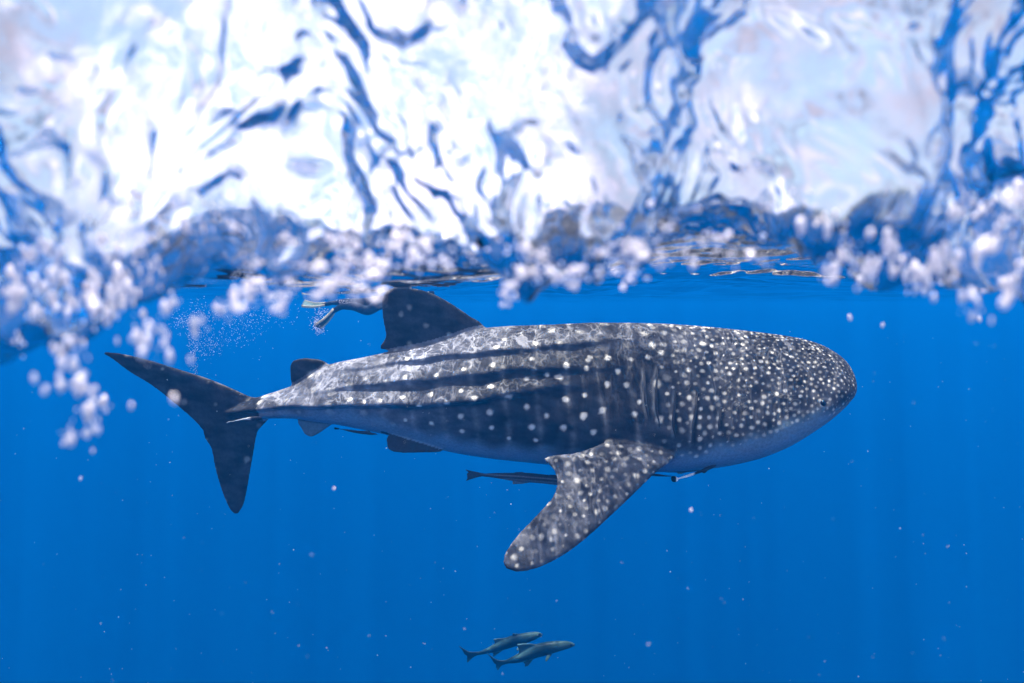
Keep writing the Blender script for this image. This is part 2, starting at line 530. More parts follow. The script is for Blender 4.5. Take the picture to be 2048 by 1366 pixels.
def body_section(px, nphi=144):
    """half profile points (width, z) from the top round to the bottom, at photo column px"""
    top, bot, W, sh = [float(v) for v in body_params(np.array([px], float))]
    zt, zb = at(px, top, YS)[2], at(px, bot, YS)[2]
    zm = zt + (zb - zt) * sh
    fr = smoothstep(900, 1350, px)
    nu = 1.62 - 0.20 * fr * smoothstep(1700, 1550, px); nl = 1.9 + 0.25 * fr
    phi = np.linspace(math.pi / 2, -math.pi / 2, nphi // 2 + 1)
    s, c = np.sin(phi), np.abs(np.cos(phi))
    ex = np.where(s >= 0, 2 / nu, 2 / nl)
    z = zm + np.sign(s) * np.abs(s) ** ex * np.where(s >= 0, zt - zm, zm - zb)
    y = W * c ** ex
    for kx, ky, kh in KEEL:
        if kx[0] <= px <= kx[-1]:
            zr = at(px, float(pchip(kx, ky, np.array([px]))[0]), YS - 0.4)[2]
            h = float(np.interp(px, kx, kh)) * (1 + 0.28 * math.sin(px * .031 + ky[0]) * math.sin(px * .013 + ky[1]))
            zr += 0.005 * math.sin(px * .023 + ky[1]) + 0.005 * math.sin(px * .061 + ky[0])
            d = z - zr
            y = y + h * np.where(d > 0, np.exp(-(d / 0.085) ** 2), np.exp(-(d / 0.022) ** 2)) * np.minimum(1, c * 6)
    if px > 1640:      # mouth line under the blunt snout
        zr = at(px, float(np.interp(px, [1640, 1690, 1712], [822, 800, 757])), YS - 0.35)[2]
        y = y - 0.018 * np.exp(-((z - zr) / 0.010) ** 2) * c
    return y, z


def body_shell():
    pxs = np.concatenate([np.linspace(430, 1640, 210), np.linspace(1644, 1712, 46)])
    rings = []
    for px in pxs:
        y, z = body_section(px)
        x = at(px - 17 * max(0.0, (px - 1480) / 232.0) ** 2, 770, YS)[0]
        near = np.stack([np.full_like(y, x), YS - y, z], -1)
        far = np.stack([np.full_like(y, x), YS + y, z], -1)[1:-1][::-1]
        rings.append(np.vstack([near, far]))
    return loft(rings)


def flat_fin(pairs, Y, thick, t2=None):
    t2 = thick * 0.35 if t2 is None else t2
    k = len(pairs)
    return fin([(at(*p[0], Y), at(*p[1], Y), thick + (t2 - thick) * i / (k - 1)) for i, p in enumerate(pairs)], tmin=0.02)


shells = [body_shell()]
DORSAL = [((1010, 712), (795, 745)), ((968, 650), (790, 706)), ((945, 634), (757, 698)), ((925, 620), (769, 674)), ((900, 604), (764, 642)),
          ((872, 589), (762, 612)), ((846, 580), (765, 592)), ((818, 575), (776, 580)), ((800, 573.5), (790, 574))]
shells.append(flat_fin(DORSAL, YS, 0.10, 0.03))
DORSAL2 = [((675, 750), (602, 795)), ((660, 730), (588, 782)), ((645, 720), (581, 765)), ((630, 717), (580, 748)), ((612, 716), (580, 732)), ((600, 717), (586, 721))]
shells.append(flat_fin(DORSAL2, YS, 0.07, 0.03))
TAIL_UP = [((575, 790), (540, 835)), ((538, 793), (470, 905)), ((505, 793), (424, 890)), ((470, 778), (402, 858)), ((420, 757), (368, 824)), ((350, 735), (308, 775)), ((290, 717), (257, 743)), ((240, 706.5), (226, 719)), ((209, 704), (208, 708))]
shells.append(flat_fin(TAIL_UP, YS, 0.085, 0.022))
TAIL_LOW = [((560, 815), (440, 790)), ((526, 838), (405, 860)), ((515, 868), (421, 897)), ((508, 905), (428, 932)), ((501, 945), (438, 967)), ((494, 983), (450, 1000)), ((487, 1010), (460, 1019)), ((476, 1027), (469, 1028))]
shells.append(flat_fin(TAIL_LOW, YS, 0.075, 0.025))
ANAL = [((690, 838), (605, 826)), ((664, 850), (594, 842)), ((646, 862), (602, 857)), ((634, 869), (609, 868)), ((624, 873.5), (618, 873))]
shells.append(flat_fin(ANAL, YS, 0.05, 0.022))


def side_fin(rows, thick, t2, mirror=False, lift=0.0):
    st = []; k = len(rows)
    z0 = at(*rows[0][0], rows[0][2])[2]
    for i, (a, b, Ya, Yb) in enumerate(rows):
        p, q = at(*a, Ya), at(*b, Yb)
        if mirror:
            for v in (p, q):
                v[1] = 2 * YS - v[1]
                dz = v[2] - z0
                if dz < 0: v[2] = z0 + dz * (1 - lift); v[1] += -dz * lift
        st.append((p, q, thick + (t2 - thick) * i / (k - 1)))
    return fin(st, n=40, m=20, tmin=0.02)


PECT = [((1372, 870), (1262, 845), 5.72, 5.70), ((1358, 905), (1215, 880), 5.52, 5.50), ((1340, 925), (1150, 906), 5.42, 5.42), ((1322, 938), (1088, 915), 5.36, 5.36), ((1300, 957), (1106, 940), 5.30, 5.30),
        ((1270, 987), (1113, 965), 5.22, 5.22), ((1235, 1020), (1103, 995), 5.13, 5.13), ((1190, 1062), (1076, 1026), 5.03, 5.03),
        ((1140, 1103), (1040, 1064), 4.93, 4.93), ((1092, 1130), (1014, 1098), 4.85, 4.85), ((1058, 1141), (1006, 1122), 4.81, 4.81), ((1034, 1144), (1012, 1137), 4.79, 4.79)]
PECT = [(a_, b_, c_ - .05, d_ - .05) for a_, b_, c_, d_ in PECT]
shells.append(side_fin(PECT, 0.11, 0.035))
shells.append(side_fin(PECT, 0.11, 0.035, True, 0.85))
PELV = [((905, 880), (800, 855), 5.86, 5.86), ((884, 903), (775, 870), 5.80, 5.80), ((852, 905), (773, 887), 5.77, 5.77), ((815, 905.5), (776, 897), 5.75, 5.75), ((796, 905), (785, 903), 5.74, 5.74)]
shells.append(side_fin(PELV, 0.045, 0.022))
shells.append(side_fin(PELV, 0.045, 0.022, True, 0.4))
SHARK_ORG = (at(1100, 790, YS)[0], YS, at(1100, 790, YS)[2])
VOX = 0.0105
shark_me = solid('body', shells, VOX, 5)

# ---- skin pattern and painted sunlit tones: albedo per vertex
P = verts_of(shark_me)
qpx = 1024 + P[:, 0] / YS * FPX / 1.0                       # photo column of the flank
zz = P[:, 2]


def z_of(py, px=1100): return at(px, py, YS)[2]


px_s = np.linspace(430, 1712, 600)
tt = np.array([z_of(v) for v in pchip(bx, col(1), px_s)]); tb = np.array([z_of(v) for v in pchip(bx, col(2), px_s)]); tw = pchip(bx, col(3), px_s)
ztop = np.interp(qpx, px_s, tt); zbot = np.interp(qpx, px_s, tb); whalf = np.interp(qpx, px_s, tw)
dyc = np.abs(P[:, 1] - YS)
Ypect = (P[:, 1] < YS - 0.42) | (P[:, 1] > YS + 0.42)
onbody = (zz < ztop + 0.03) & (zz > zbot - 0.02) & (dyc < whalf + 0.13) & (qpx > 525)
Pn = P.copy(); Pn[:, 1] = YS - dyc
_d = Pn - np.array([0, 0, CAM_Z]); _c, _s = math.cos(PITCH), math.sin(PITCH)
_f = _d[:, 1] * _c + _d[:, 2] * _s
side_v = 683 - (-_d[:, 1] * _s + _d[:, 2] * _c) / _f * FPX     # height on the animal's side view
side_u = 1024 + _d[:, 0] / _f * FPX
# pectoral blade: outside the body envelope and low
_pg = np.linspace(430, 1712, 240); _tg = np.linspace(0, 1, 70); _tab = np.zeros((240, 70))
for _i, _p in enumerate(_pg):
    _y, _z = body_section(_p)
    _t = (_z[0] - _z) / (_z[0] - _z[-1])
    _tab[_i] = np.interp(_tg, _t, _y)
_u = np.clip((qpx - 430) / (1712 - 430) * 239, 0, 238.999); _v = np.clip((ztop - zz) / (ztop - zbot + 1e-6), 0, 1) * 69
_v = np.clip(_v, 0, 68.999); _ui = _u.astype(int); _vi = _v.astype(int); _uf = _u - _ui; _vf = _v - _vi
env = (_tab[_ui, _vi] * (1 - _uf) * (1 - _vf) + _tab[_ui + 1, _vi] * _uf * (1 - _vf) + _tab[_ui, _vi + 1] * (1 - _uf) * _vf + _tab[_ui + 1, _vi + 1] * _uf * _vf)
pect = (qpx > 1000) & (qpx < 1385) & (zz < z_of(862)) & ((dyc > env + 0.035) | (zz < zbot - 0.03))
bnd_py = np.interp(side_u, [430, 460, 560, 640, 700, 770, 818, 882, 979, 1075, 1220, 1300, 1400, 1480, 1540, 1600, 1650, 1690, 1712],
                   [836, 846, 826, 818, 820, 836, 856, 874, 888, 900, 906, 914, 904, 880, 860, 838, 823, 812, 800])
belly = smoothstep(-14, 18, side_v - bnd_py + 3.5 * np.sin(qpx * 0.1) + 2.5 * np.sin(qpx * .037)) * onbody * ~pect
analfin = (qpx > 585) & (qpx < 672) & (zz < zbot) & (dyc < 0.1)

kd = kdtree.KDTree(len(P))
for i, p in enumerate(P): kd.insert(p, i)
kd.balance()


def near_surface_point(px, py):
    """skin vertex on the camera side that projects to a photo pixel"""
    best = None
    for Yt in np.arange(5.0, 6.05, 0.04):
        p = at(px, py, Yt)
        co, idx, d = kd.find(p)
        if d < 0.03: return idx
        if best is None or d < best[0]: best = (d, idx)
    return best[1] if best[0] < 0.09 else None


Z4 = [(775, 655), (760, 780), (935, 775), (1120, 738), (1305, 715), (1530, 675), (1660, 650), (1775, 595), (1900, 615), (1320, 580), (1140, 610), (965, 635), (1340, 465), (1585, 440), (775, 940), (940, 955),
      (1120, 905), (1300, 885), (1530, 850), (1780, 805), (2000, 870), (1760, 975), (1565, 980), (1590, 1060), (1420, 1045), (1310, 990), (1130, 1000), (805, 455), (1045, 398), (905, 345), (745, 280), (785, 535),
      (430, 800), (610, 800), (520, 815), (1950, 1010), (1890, 900), (1720, 660), (2030, 705), (1915, 545), (1560, 545), (880, 545), (800, 235), (1030, 830), (1655, 900), (1210, 780), (860, 850), (1420, 800)]
Z3 = [(100, 530), (245, 480), (365, 480), (225, 545), (500, 490), (100, 745), (220, 715), (360, 645), (550, 755), (480, 645), (325, 805), (525, 835), (85, 915), (270, 945), (205, 850), (945, 390), (830, 380), (610, 470), (690, 450), (60, 600), (430, 560)]
spots = []          # (vertex index, radius m, strength)
for X_, Y_ in Z4:
    i = near_surface_point(560 + X_ / 3.103, 540 + Y_ / 3.103)
    if i is not None: spots.append((i, 0.015 + 0.007 * random.random(), 0.9 if P[i, 2] < ztop[i] + .03 else .22))
for X_, Y_ in Z3:
    i = near_surface_point(1100 + X_ / 3.103, 560 + Y_ / 3.103)
    if i is not None: spots.append((i, 0.015 + 0.007 * random.random(), 0.9 if P[i, 2] < ztop[i] + .03 else .22))
# dense small spots by dart throwing
near_side = P[:, 1] < YS + 0.05
spacing = np.full(len(P), 9.0)
head = onbody & (qpx > 1295) & ~pect
spacing[head] = np.interp(qpx[head], [1295, 1330, 1420, 1560, 1640, 1712], [.12, .066, .052, .043, .035, .028])
spacing[pect] = 0.062
back = onbody & (qpx <= 1295) & (qpx > 980) & (zz > ztop - 0.22)
spacing[back] = 0.17
rear = onbody & (qpx < 800) & (belly < .5)
spacing[rear] = 0.15
taili = (qpx < 560) & ~onbody
spacing[taili] = 0.30
cand = np.nonzero(near_side & (spacing < 5) & (belly < 0.75))[0]
rng.shuffle(cand)
grid = {}
cell = 0.18


def gk(p): return (int(p[0] // cell), int(p[1] // cell), int(p[2] // cell))


for i, r_, s_ in spots: grid.setdefault(gk(P[i]), []).append((P[i], 0.1))
for i in cand[:60000]:
    p = P[i]; r_ = spacing[i]; k = gk(p); ok = True
    for a_ in (-1, 0, 1):
        for b_ in (-1, 0, 1):
            for c_ in (-1, 0, 1):
                for q, rq in grid.get((k[0] + a_, k[1] + b_, k[2] + c_), ()):
                    d = q - p
                    rr = min(r_, max(rq, .5 * r_))
                    if d @ d < rr * rr: ok = False; break
                if not ok: break
            if not ok: break
        if not ok: break
    if ok:
        grid.setdefault(k, []).append((p, r_))
        f = 0.22 if r_ < 0.12 else 0.16
        st = 0.85 if r_ < 0.12 else 0.4
        if taili[i]: st = 0.25; f = .06
        spots.append((i, min(r_ * f, 0.024) * random.uniform(.55, 1.4), st * random.uniform(.3, 1.1)))
spot = np.zeros(len(P))
wobf = noise_fn(31, 40, 0.03, 0.10, 0.6)
wob = 1 + 0.10 * wobf(P[:, 0] + .3 * P[:, 1], P[:, 2] + .7 * P[:, 1])
for i, r_, s_ in spots:
    for side in (0, 1):
        c = P[i].copy()
        if side: c[1] = 2 * YS - c[1]
        for co, j, d in kd.find_range(c, r_ * 2.1):
            v = s_ * float(smoothstep(1.7, 0.45, d / r_ * wob[j]))
            if v > spot[j]: spot[j] = v
# on the head the spots run together into a fine broken network
netf = noise_fn(41, 50, 0.07, 0.16, 0.5, stretch=(1.7, 1.0))
net = smoothstep(0.86, 0.99, 1 - np.abs(netf(P[:, 0] + .2 * P[:, 1], zz + 0.8 * P[:, 1]))) * smoothstep(-.4, .8, noise_fn(42, 20, .15, .5)(P[:, 0], zz))
spot = np.maximum(spot, 0.15 * net * smoothstep(1290, 1420, qpx) * onbody * ~pect * (belly < .4))
# faint pale bars between the spot columns on the flank
bars = (0.5 + 0.5 * np.cos((qpx - 893 + 6 * np.sin(zz * 6)) / 59.5 * 2 * np.pi)) ** 10 * onbody * smoothstep(620, 760, qpx) * smoothstep(1330, 1230, qpx) * (~pect)
mott = noise_fn(21, 30, 0.05, 0.4, 0.7)
mo = mott(P[:, 0] * 1.0 + P[:, 1] * .5, P[:, 2] * 1.6)
dark = np.array([0.022, 0.023, 0.028]); pale = np.array([0.62, 0.60, 0.55]); white = np.array([0.12, 0.20, 0.29])  # belly white is darkened and blued to imitate dim underwater light
C = np.empty((len(P), 3)); C[:] = dark
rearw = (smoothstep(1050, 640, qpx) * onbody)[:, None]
C = C * (1 + 4.2 * rearw)  # skin colour raised toward the tail to look sunlit
upper = (smoothstep(0.30, 0.12, ztop - zz) * smoothstep(1560, 1250, qpx) * smoothstep(700, 1000, qpx) * onbody)[:, None]  # upper back, and the head below, lightened: sunlight painted into the skin
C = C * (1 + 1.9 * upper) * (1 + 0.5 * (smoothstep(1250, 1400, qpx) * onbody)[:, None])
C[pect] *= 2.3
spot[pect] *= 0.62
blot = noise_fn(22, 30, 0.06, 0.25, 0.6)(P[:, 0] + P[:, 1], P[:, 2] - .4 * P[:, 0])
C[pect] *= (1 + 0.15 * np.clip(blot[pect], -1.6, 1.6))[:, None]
C *= (1 + 0.25 * np.clip(mo, -2, 2))[:, None]
C += (bars * 0.07 * (0.7 + 0.3 * mo))[:, None]
GILLS = [([(1290, 735), (1289, 770), (1292, 805), (1299, 838)]), ([(1316, 733), (1312, 775), (1313, 815), (1320, 852)]), ([(1352, 782), (1349, 815), (1348, 848), (1351, 876)]),
         ([(1394, 784), (1391, 820), (1387, 855), (1386, 890)]), ([(1444, 815), (1441, 835), (1439, 850), (1438, 862)])]
for g_ in GILLS:
    gu = np.interp(side_v, [q[1] for q in g_], [q[0] for q in g_])
    inr = smoothstep(g_[0][1] - 8, g_[0][1] + 14, side_v) * smoothstep(g_[-1][1] + 8, g_[-1][1] - 14, side_v) * ~pect
    C += (0.08 * inr * np.exp(-((side_u - gu + 5) / 2.8) ** 2))[:, None]
    C *= (1 - 0.75 * inr * np.exp(-((side_u - gu - 3) / 4.0) ** 2))[:, None]
ed_ = np.hypot(side_u - 1650, side_v - 806)
C += (0.10 * np.exp(-((ed_ - 9) / 2.5) ** 2) * onbody)[:, None]
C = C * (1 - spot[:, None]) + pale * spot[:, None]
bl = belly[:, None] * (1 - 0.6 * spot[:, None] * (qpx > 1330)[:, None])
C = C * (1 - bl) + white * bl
C[analfin] = (0.08, 0.13, 0.18)
pelvic = (side_u > 762) & (side_u < 892) & (side_v > 865 + (side_u - 773) * 0.31) & (dyc > 0.12)
C[pelvic] = np.array([0.03, 0.03, 0.04])
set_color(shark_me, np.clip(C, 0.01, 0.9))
move_origin(shark_me, SHARK_ORG)
shark_me.materials.append(M_SHARK)
shark = empty('whale_shark', SHARK_ORG)
tag(shark, 'huge spotted whale shark gliding just under the surface', 'whale shark')
body = bpy.data.objects.new('body', shark_me); COL.objects.link(body); body.parent = shark


def on_flank(px, py, lift=0.0):
    i = near_surface_point(px, py)
    return P[i] + np.array([0, -lift, 0])


def strip_on_body(name, pts, wid, mat, lift, parent):
    """thin raised flap that follows the skin along a path of photo points"""
    c = np.array([on_flank(a, b) for a, b in pts])
    c = catmull(c, 26)
    for _ in range(3): c[1:-1] = 0.25 * c[:-2] + 0.5 * c[1:-1] + 0.25 * c[2:]
    k = len(c); V = []; F = []
    for i in range(k):
        u = i / (k - 1); ww = wid * math.sin(math.pi * min(max(u, .04), .96)) ** .6
        for dx_, dl in ((-1, -.01), (-.2, lift), (.6, lift * .6), (1, -.01)):
            V.append(c[i] + np.array([dx_ * ww, -dl, 0]))
    for i in range(k - 1):
        for j in range(3):
            a_ = i * 4 + j
            F.append((a_, a_ + 1, a_ + 5, a_ + 4))
    V = np.array(V) - np.array(SHARK_ORG)
    return link_mesh(name, V, F, mat, parent)


M_GILL = plain_mat('gill_shadow', (0.014, 0.015, 0.02), 0.7)
for pts in GILLS:
    strip_on_body('gill_slit', pts, 0.017, M_GILL, 0.010, shark)
pe = on_flank(1650, 806)
bm = bmesh.new(); bmesh.ops.create_uvsphere(bm, u_segments=16, v_segments=10, radius=0.028)
me = bpy.data.meshes.new('eye'); bm.to_mesh(me); bm.free()
me.polygons.foreach_set('use_smooth', [True] * len(me.polygons)); me.materials.append(M_EYE)
eye = bpy.data.objects.new('eye', me); COL.objects.link(eye); eye.parent = shark
eye.location = Vector(pe + np.array([0, 0.012, 0])) - Vector(SHARK_ORG)


# ------------------------------------------------------------------ slender fish
def make_fish(name, spine, fins, Y, voxel, colour, ratio=0.8, twist=None):
    """spine: (px, top, bottom); fins: lists of (lead, trail) photo pairs, all near the plane y = Y"""
    rings = []
    sp = np.array(spine, float)
    xs = np.concatenate([np.linspace(0, len(sp) - 1, 60)])
    px_, tp, bt = [pchip(np.arange(len(sp)), sp[:, k], xs) for k in range(3)]
    for a, t, b in zip(px_, tp, bt):
        p, q = at(a, t, Y), at(a, b, Y)
        h = (p - q) / 2; c = (p + q) / 2; hl = np.linalg.norm(h)
        th = np.linspace(0, 2 * np.pi, 20, endpoint=False)
        rings.append(c + np.cos(th)[:, None] * h + np.sin(th)[:, None] * np.array([0, hl * ratio, 0]))
    shells_ = [loft(rings)]
    for f in fins:
        pairs, dY, th = f
        k = len(pairs)
        shells_.append(fin([(at(*a, Y + dY * i / (k - 1)), at(*b, Y + dY * i / (k - 1)), th) for i, (a, b) in enumerate(pairs)], n=14, m=12, tmin=voxel * 2.2))
    me = solid('body', shells_, voxel, 2)
    Pv = verts_of(me)
    dirs = Pv - np.array([0, 0, CAM_Z])
    # colour chosen by where the point lies on the animal, measured in its own side view
    fx = Pv[:, 0] / Y * FPX + 1024
    c_, s_ = math.cos(PITCH), math.sin(PITCH)
    fwd = dirs[:, 1] * c_ + dirs[:, 2] * s_; up = -dirs[:, 1] * s_ + dirs[:, 2] * c_
    fy = 683 - up / fwd * FPX
    set_color(me, colour(fx, fy))
    org = (Pv.min(0) + Pv.max(0)) / 2
    move_origin(me, org)
    me.materials.append(M_FISH)
    root = empty(name, org)
    b = bpy.data.objects.new('body', me); COL.objects.link(b); b.parent = root
    return root, org


def fish_eye(root, org, px, py, Y, r):
    bm = bmesh.new(); bmesh.ops.create_uvsphere(bm, u_segments=12, v_segments=8, radius=r)
    me = bpy.data.meshes.new('eye'); bm.to_mesh(me); bm.free()
    me.polygons.foreach_set('use_smooth', [True] * len(me.polygons)); me.materials.append(M_EYE)
    o = bpy.data.objects.new('eye', me); COL.objects.link(o); o.parent = root
    o.location = Vector(at(px, py, Y)) - Vector(org)


def mix3(a, b, f): return np.asarray(a)[None, :] * (1 - f[:, None]) + np.asarray(b)[None, :] * f[:, None]


# long striped remora under the belly, its head behind the pectoral fin
def c_long(fx, fy):
    mid = np.interp(fx, [955, 1030, 1115, 1200], [951, 955, 962, 972])
    top = np.interp(fx, [955, 1030, 1115, 1200], [947, 944, 951, 962])
    stripe = np.exp(-((fy - (mid - 3.0)) / 1.2) ** 2) * 0.7 + np.exp(-((fy - (mid + 4)) / 1.5) ** 2) * 0.5
    f = np.clip(stripe + 0.6 * smoothstep(4, 9, fy - mid), 0, 1) * smoothstep(950, 990, fx)
    return mix3((0.03, 0.035, 0.05), (0.16, 0.18, 0.21), f)


r1, o1 = make_fish('remora', [(948, 949, 951.5), (960, 947.5, 952.5), (990, 946, 956), (1020, 945.5, 961), (1050, 945.5, 964), (1085, 948.5, 967), (1120, 953, 971), (1160, 959, 976), (1200, 966, 981), (1220, 972, 980), (1226, 976, 979)],
                   [([((975, 948), (955, 948)), ((955, 944), (938, 945)), ((935, 940), (929, 938))], 0.0, .012), ([((975, 951), (955, 950)), ((955, 955), (939, 953)), ((938, 960), (930, 963))], 0.0, .012),
                    ([((958, 950), (933, 946)), ((958, 950), (934, 956))], 0.0, .012),
                    ([((1060, 950), (1022, 949)), ((1045, 943.5), (1029, 944.5))], 0.0, .012), ([((1075, 962), (1025, 960)), ((1045, 968), (1024, 968.5))], 0.0, .012),
                    ([((1130, 955), (1098, 953)), ((1125, 951), (1100, 949))], 0, .012)], 5.75, .006, c_long, .75)
tag(r1, 'long striped remora swimming under the belly behind the pectoral fin', 'remora', 'remoras swimming close to the shark')
fish_eye(r1, o1, 1214, 974, 5.725, .008)


def black_tail(px0, px1, pale_span=None, base=(0.022, 0.026, 0.04), pale=(0.9, 0.9, 0.92)):
    def f(fx, fy):
        C_ = np.tile(np.array(base), (len(fx), 1))
        if pale_span:
            a, b = pale_span
            g = smoothstep(a - 1, a + 1, fx) * smoothstep(b + 3, b - 3, fx)
            C_ = mix3(base, pale, g)
        k = (fx >= min(px0, px1)) & (fx <= max(px0, px1))
        C_[k] = (0.004, 0.004, 0.006)
        return C_
    return f


r2, o2 = make_fish('remora', [(676, 857, 858.5), (684, 857.5, 859.5), (700, 859, 864), (715, 861, 867), (730, 862, 869), (745, 865, 870), (752, 866.5, 869.5), (756, 868.5, 869.5)],
                   [([((677, 858), (669, 854)), ((677, 857), (668, 856)), ((677, 858), (669, 859.5))], 0, .03), ([((679, 857), (668.5, 854.5)), ((679, 859), (669.5, 858.5))], 0, .03), ([((741, 862.5), (728, 862)), ((738, 861), (731, 861))], 0, .012)],
                   5.68, .0045, black_tail(660, 677.5, None), .8)
tag(r2, 'small dark remora with round black tail below the anal fin', 'remora', 'remoras swimming close to the shark')

r3, o3 = make_fish('remora', [(1352, 957, 959), (1360, 954.5, 958), (1376, 949, 954), (1390, 944, 949.5), (1405, 937.5, 944.5), (1420, 931.5, 939), (1430, 929, 933.5), (1434, 928.5, 930)],
                   [([((1352, 953), (1344, 952.5)), ((1356, 957.5), (1341, 957.5)), ((1352, 963), (1344, 963.5))], 0, .05), ([((1356, 955), (1343, 955)), ((1356, 961), (1343, 961))], 0, .05),
                    ([((1415, 942), (1403, 945)), ((1412, 945), (1408, 947))], 0, .012)], 5.55, .0045, black_tail(1330, 1355, (1355, 1392)), .8)
tag(r3, 'slim remora with silvery back half and round black tail below the throat', 'remora', 'remoras swimming close to the shark')

r4, o4 = make_fish('remora', [(1238, 938, 946), (1260, 940, 950), (1290, 944, 951), (1315, 947.5, 953), (1335, 950.5, 953.5), (1343, 951.5, 953.5), (1347, 952.5, 953.5)],
                   [([((1275, 941), (1258, 940)), ((1272, 939), (1262, 938.5))], 0, .012)], 5.6, .0045, black_tail(0, 1, None), .8)
tag(r4, 'dark remora poking out from under the leading edge of the pectoral fin', 'remora', 'remoras swimming close to the shark')

r5, o5 = make_fish('remora', [(1280, 933, 941), (1310, 934, 942), (1340, 938, 945), (1365, 938.5, 945), (1390, 938, 943), (1405, 938, 940.5), (1412, 938, 939)],
                   [([((1385, 939), (1368, 938)), ((1378, 936.5), (1369, 936.5))], 0, .012), ([((1375, 944), (1355, 944)), ((1362, 948), (1354, 947))], 0, .012)], 5.8, .0045, c_long if False else black_tail(0, 1, None, (0.05, 0.06, 0.08)), .8)
tag(r5, 'bluish remora pressed against the pale throat of the shark', 'remora', 'remoras swimming close to the shark')

r6, o6 = make_fish('remora', [(463, 842.2, 844), (475, 839.5, 842), (490, 836, 840), (505, 833, 840.5), (516, 832.5, 839), (523, 834, 836)],
                   [([((466, 842), (457, 843)), ((463, 843), (453, 845)), ((460, 844), (452, 847))], 0, .012), ([((513, 839), (503, 839)), ((508, 843), (504, 842.5))], 0, .012)], 5.78, .0045, black_tail(0, 1, (440, 498), pale=(.45, .45, .47)), .8)
tag(r6, 'tiny pale tailed remora tucked under the tail keel of the shark', 'remora', 'remoras swimming close to the shark')


# ------------------------------------------------------------------ two cobia far below
def cobia_col(head_px, a, b):
    def f(fx, fy):
        ln = np.interp(fx, [a[0], b[0]], [a[1], b[1]])
        g = 0.75 * smoothstep(head_px - 45, head_px + 5, fx) * smoothstep(9, -2, fy - ln)
        g2 = 0.5 * smoothstep(a[0] + 75, a[0] + 40, fx) * smoothstep(a[0] + 22, a[0] + 34, fx) * smoothstep(3, -4, fy - ln)
        bl = smoothstep(6, 12, fy - ln) * 0.35
        return mix3((0.006, 0.020, 0.028), (0.055, 0.125, 0.13), np.clip(g + g2 + bl, 0, 1))
    return f


c1, oc1 = make_fish('cobia', [(943, 1307.5, 1311), (955, 1304, 1310.5), (975, 1296, 1307), (995, 1284, 1303), (1015, 1274.5, 1297), (1035, 1269, 1291), (1055, 1265.5, 1285), (1070, 1264, 1279), (1080, 1265, 1274), (1085.5, 1268, 1271)],
                    [([((962, 1303), (950, 1309)), ((940, 1303), (932, 1311)), ((925, 1296), (924, 1299)), ((917, 1290.5), (917, 1291.5))], 0, .02), ([((960, 1309), (942, 1305)), ((948, 1314), (934, 1313)), ((940, 1321), (934, 1321)), ((936, 1325), (934, 1325))], 0, .02),
                     ([((1030, 1274), (990, 1292)), ((1020, 1274), (988, 1281)), ((1012, 1275.5), (985, 1278))], 0, .02), ([((1040, 1271), (1026, 1274)), ((1035, 1267), (1024, 1267))], 0, .02),
                     ([((1010, 1298), (985, 1304)), ((995, 1308), (986, 1311)), ((990, 1312), (985, 1313))], 0, .02), ([((1052, 1285), (1040, 1287)), ((1042, 1296), (1034, 1296)), ((1036, 1302), (1033, 1301))], -.15, .02)],
                    9.2, .010, cobia_col(1075, (943, 1309), (1085, 1270)), .85)
tag(c1, 'upper and left of two cobia swimming below the shark', 'cobia', 'cobia swimming below the shark')
fish_eye(c1, oc1, 1079, 1269, 9.16, .016)
c2, oc2 = make_fish('cobia', [(999, 1324, 1328), (1012, 1319.5, 1327), (1030, 1311, 1326), (1050, 1299, 1322), (1070, 1290, 1316), (1095, 1284, 1309), (1115, 1282.5, 1303), (1132, 1282.5, 1298), (1144, 1285, 1294), (1150, 1288.5, 1291.5)],
                    [([((1020, 1319), (1006, 1326)), ((998, 1320), (990, 1328)), ((984, 1313), (982, 1316)), ((974, 1306), (974, 1307))], 0, .02), ([((1018, 1327), (999, 1323)), ((1004, 1331), (991, 1330)), ((999, 1337), (993, 1337)), ((996, 1340.5), (993.5, 1340))], 0, .02),
                     ([((1080, 1288), (1038, 1308)), ((1070, 1288), (1036, 1296)), ((1060, 1287), (1033, 1291)), ((1050, 1287), (1035, 1288))], 0, .02),
                     ([((1068, 1317), (1045, 1323)), ((1062, 1325), (1050, 1330)), ((1056, 1332), (1048, 1333.5))], 0, .02), ([((1108, 1303), (1096, 1305)), ((1100, 1314), (1092, 1314)), ((1094, 1323), (1090, 1322))], -.2, .02)],
                    8.8, .010, cobia_col(1138, (999, 1326), (1150, 1290)), .85)
tag(c2, 'lower and right of two cobia with pale head below the shark', 'cobia', 'cobia swimming below the shark')
fish_eye(c2, oc2, 1143, 1290, 8.76, .016)

# ------------------------------------------------------------------ snorkeller behind the dorsal fin
YD = 12.0


def skin_body(joints, bones, name, mat, parent, org, levels=2, root=0):
    me = bpy.data.meshes.new(name)
    me.from_pydata([tuple(j[0]) for j in joints], bones, [])
    o = bpy.data.objects.new(name, me); COL.objects.link(o)
    md = o.modifiers.new('skin', 'SKIN'); md.use_smooth_shade = True
    for i, j in enumerate(joints):
        sv = me.skin_vertices[0].data[i]
        sv.radius = (j[1], j[2] if len(j) > 2 else j[1])
        sv.use_root = (i == root)
    sub = o.modifiers.new('sub', 'SUBSURF'); sub.levels = sub.render_levels = levels
    dg = bpy.context.evaluated_depsgraph_get()
    out = bpy.data.meshes.new_from_object(o.evaluated_get(dg)); out.name = name
    bpy.data.objects.remove(o); bpy.data.meshes.remove(me)
    out.polygons.foreach_set('use_smooth', [True] * len(out.polygons))
    move_origin(out, org)
    out.materials.clear(); out.materials.append(mat)
    b = bpy.data.objects.new(name, out); COL.objects.link(b); b.parent = parent
    return b


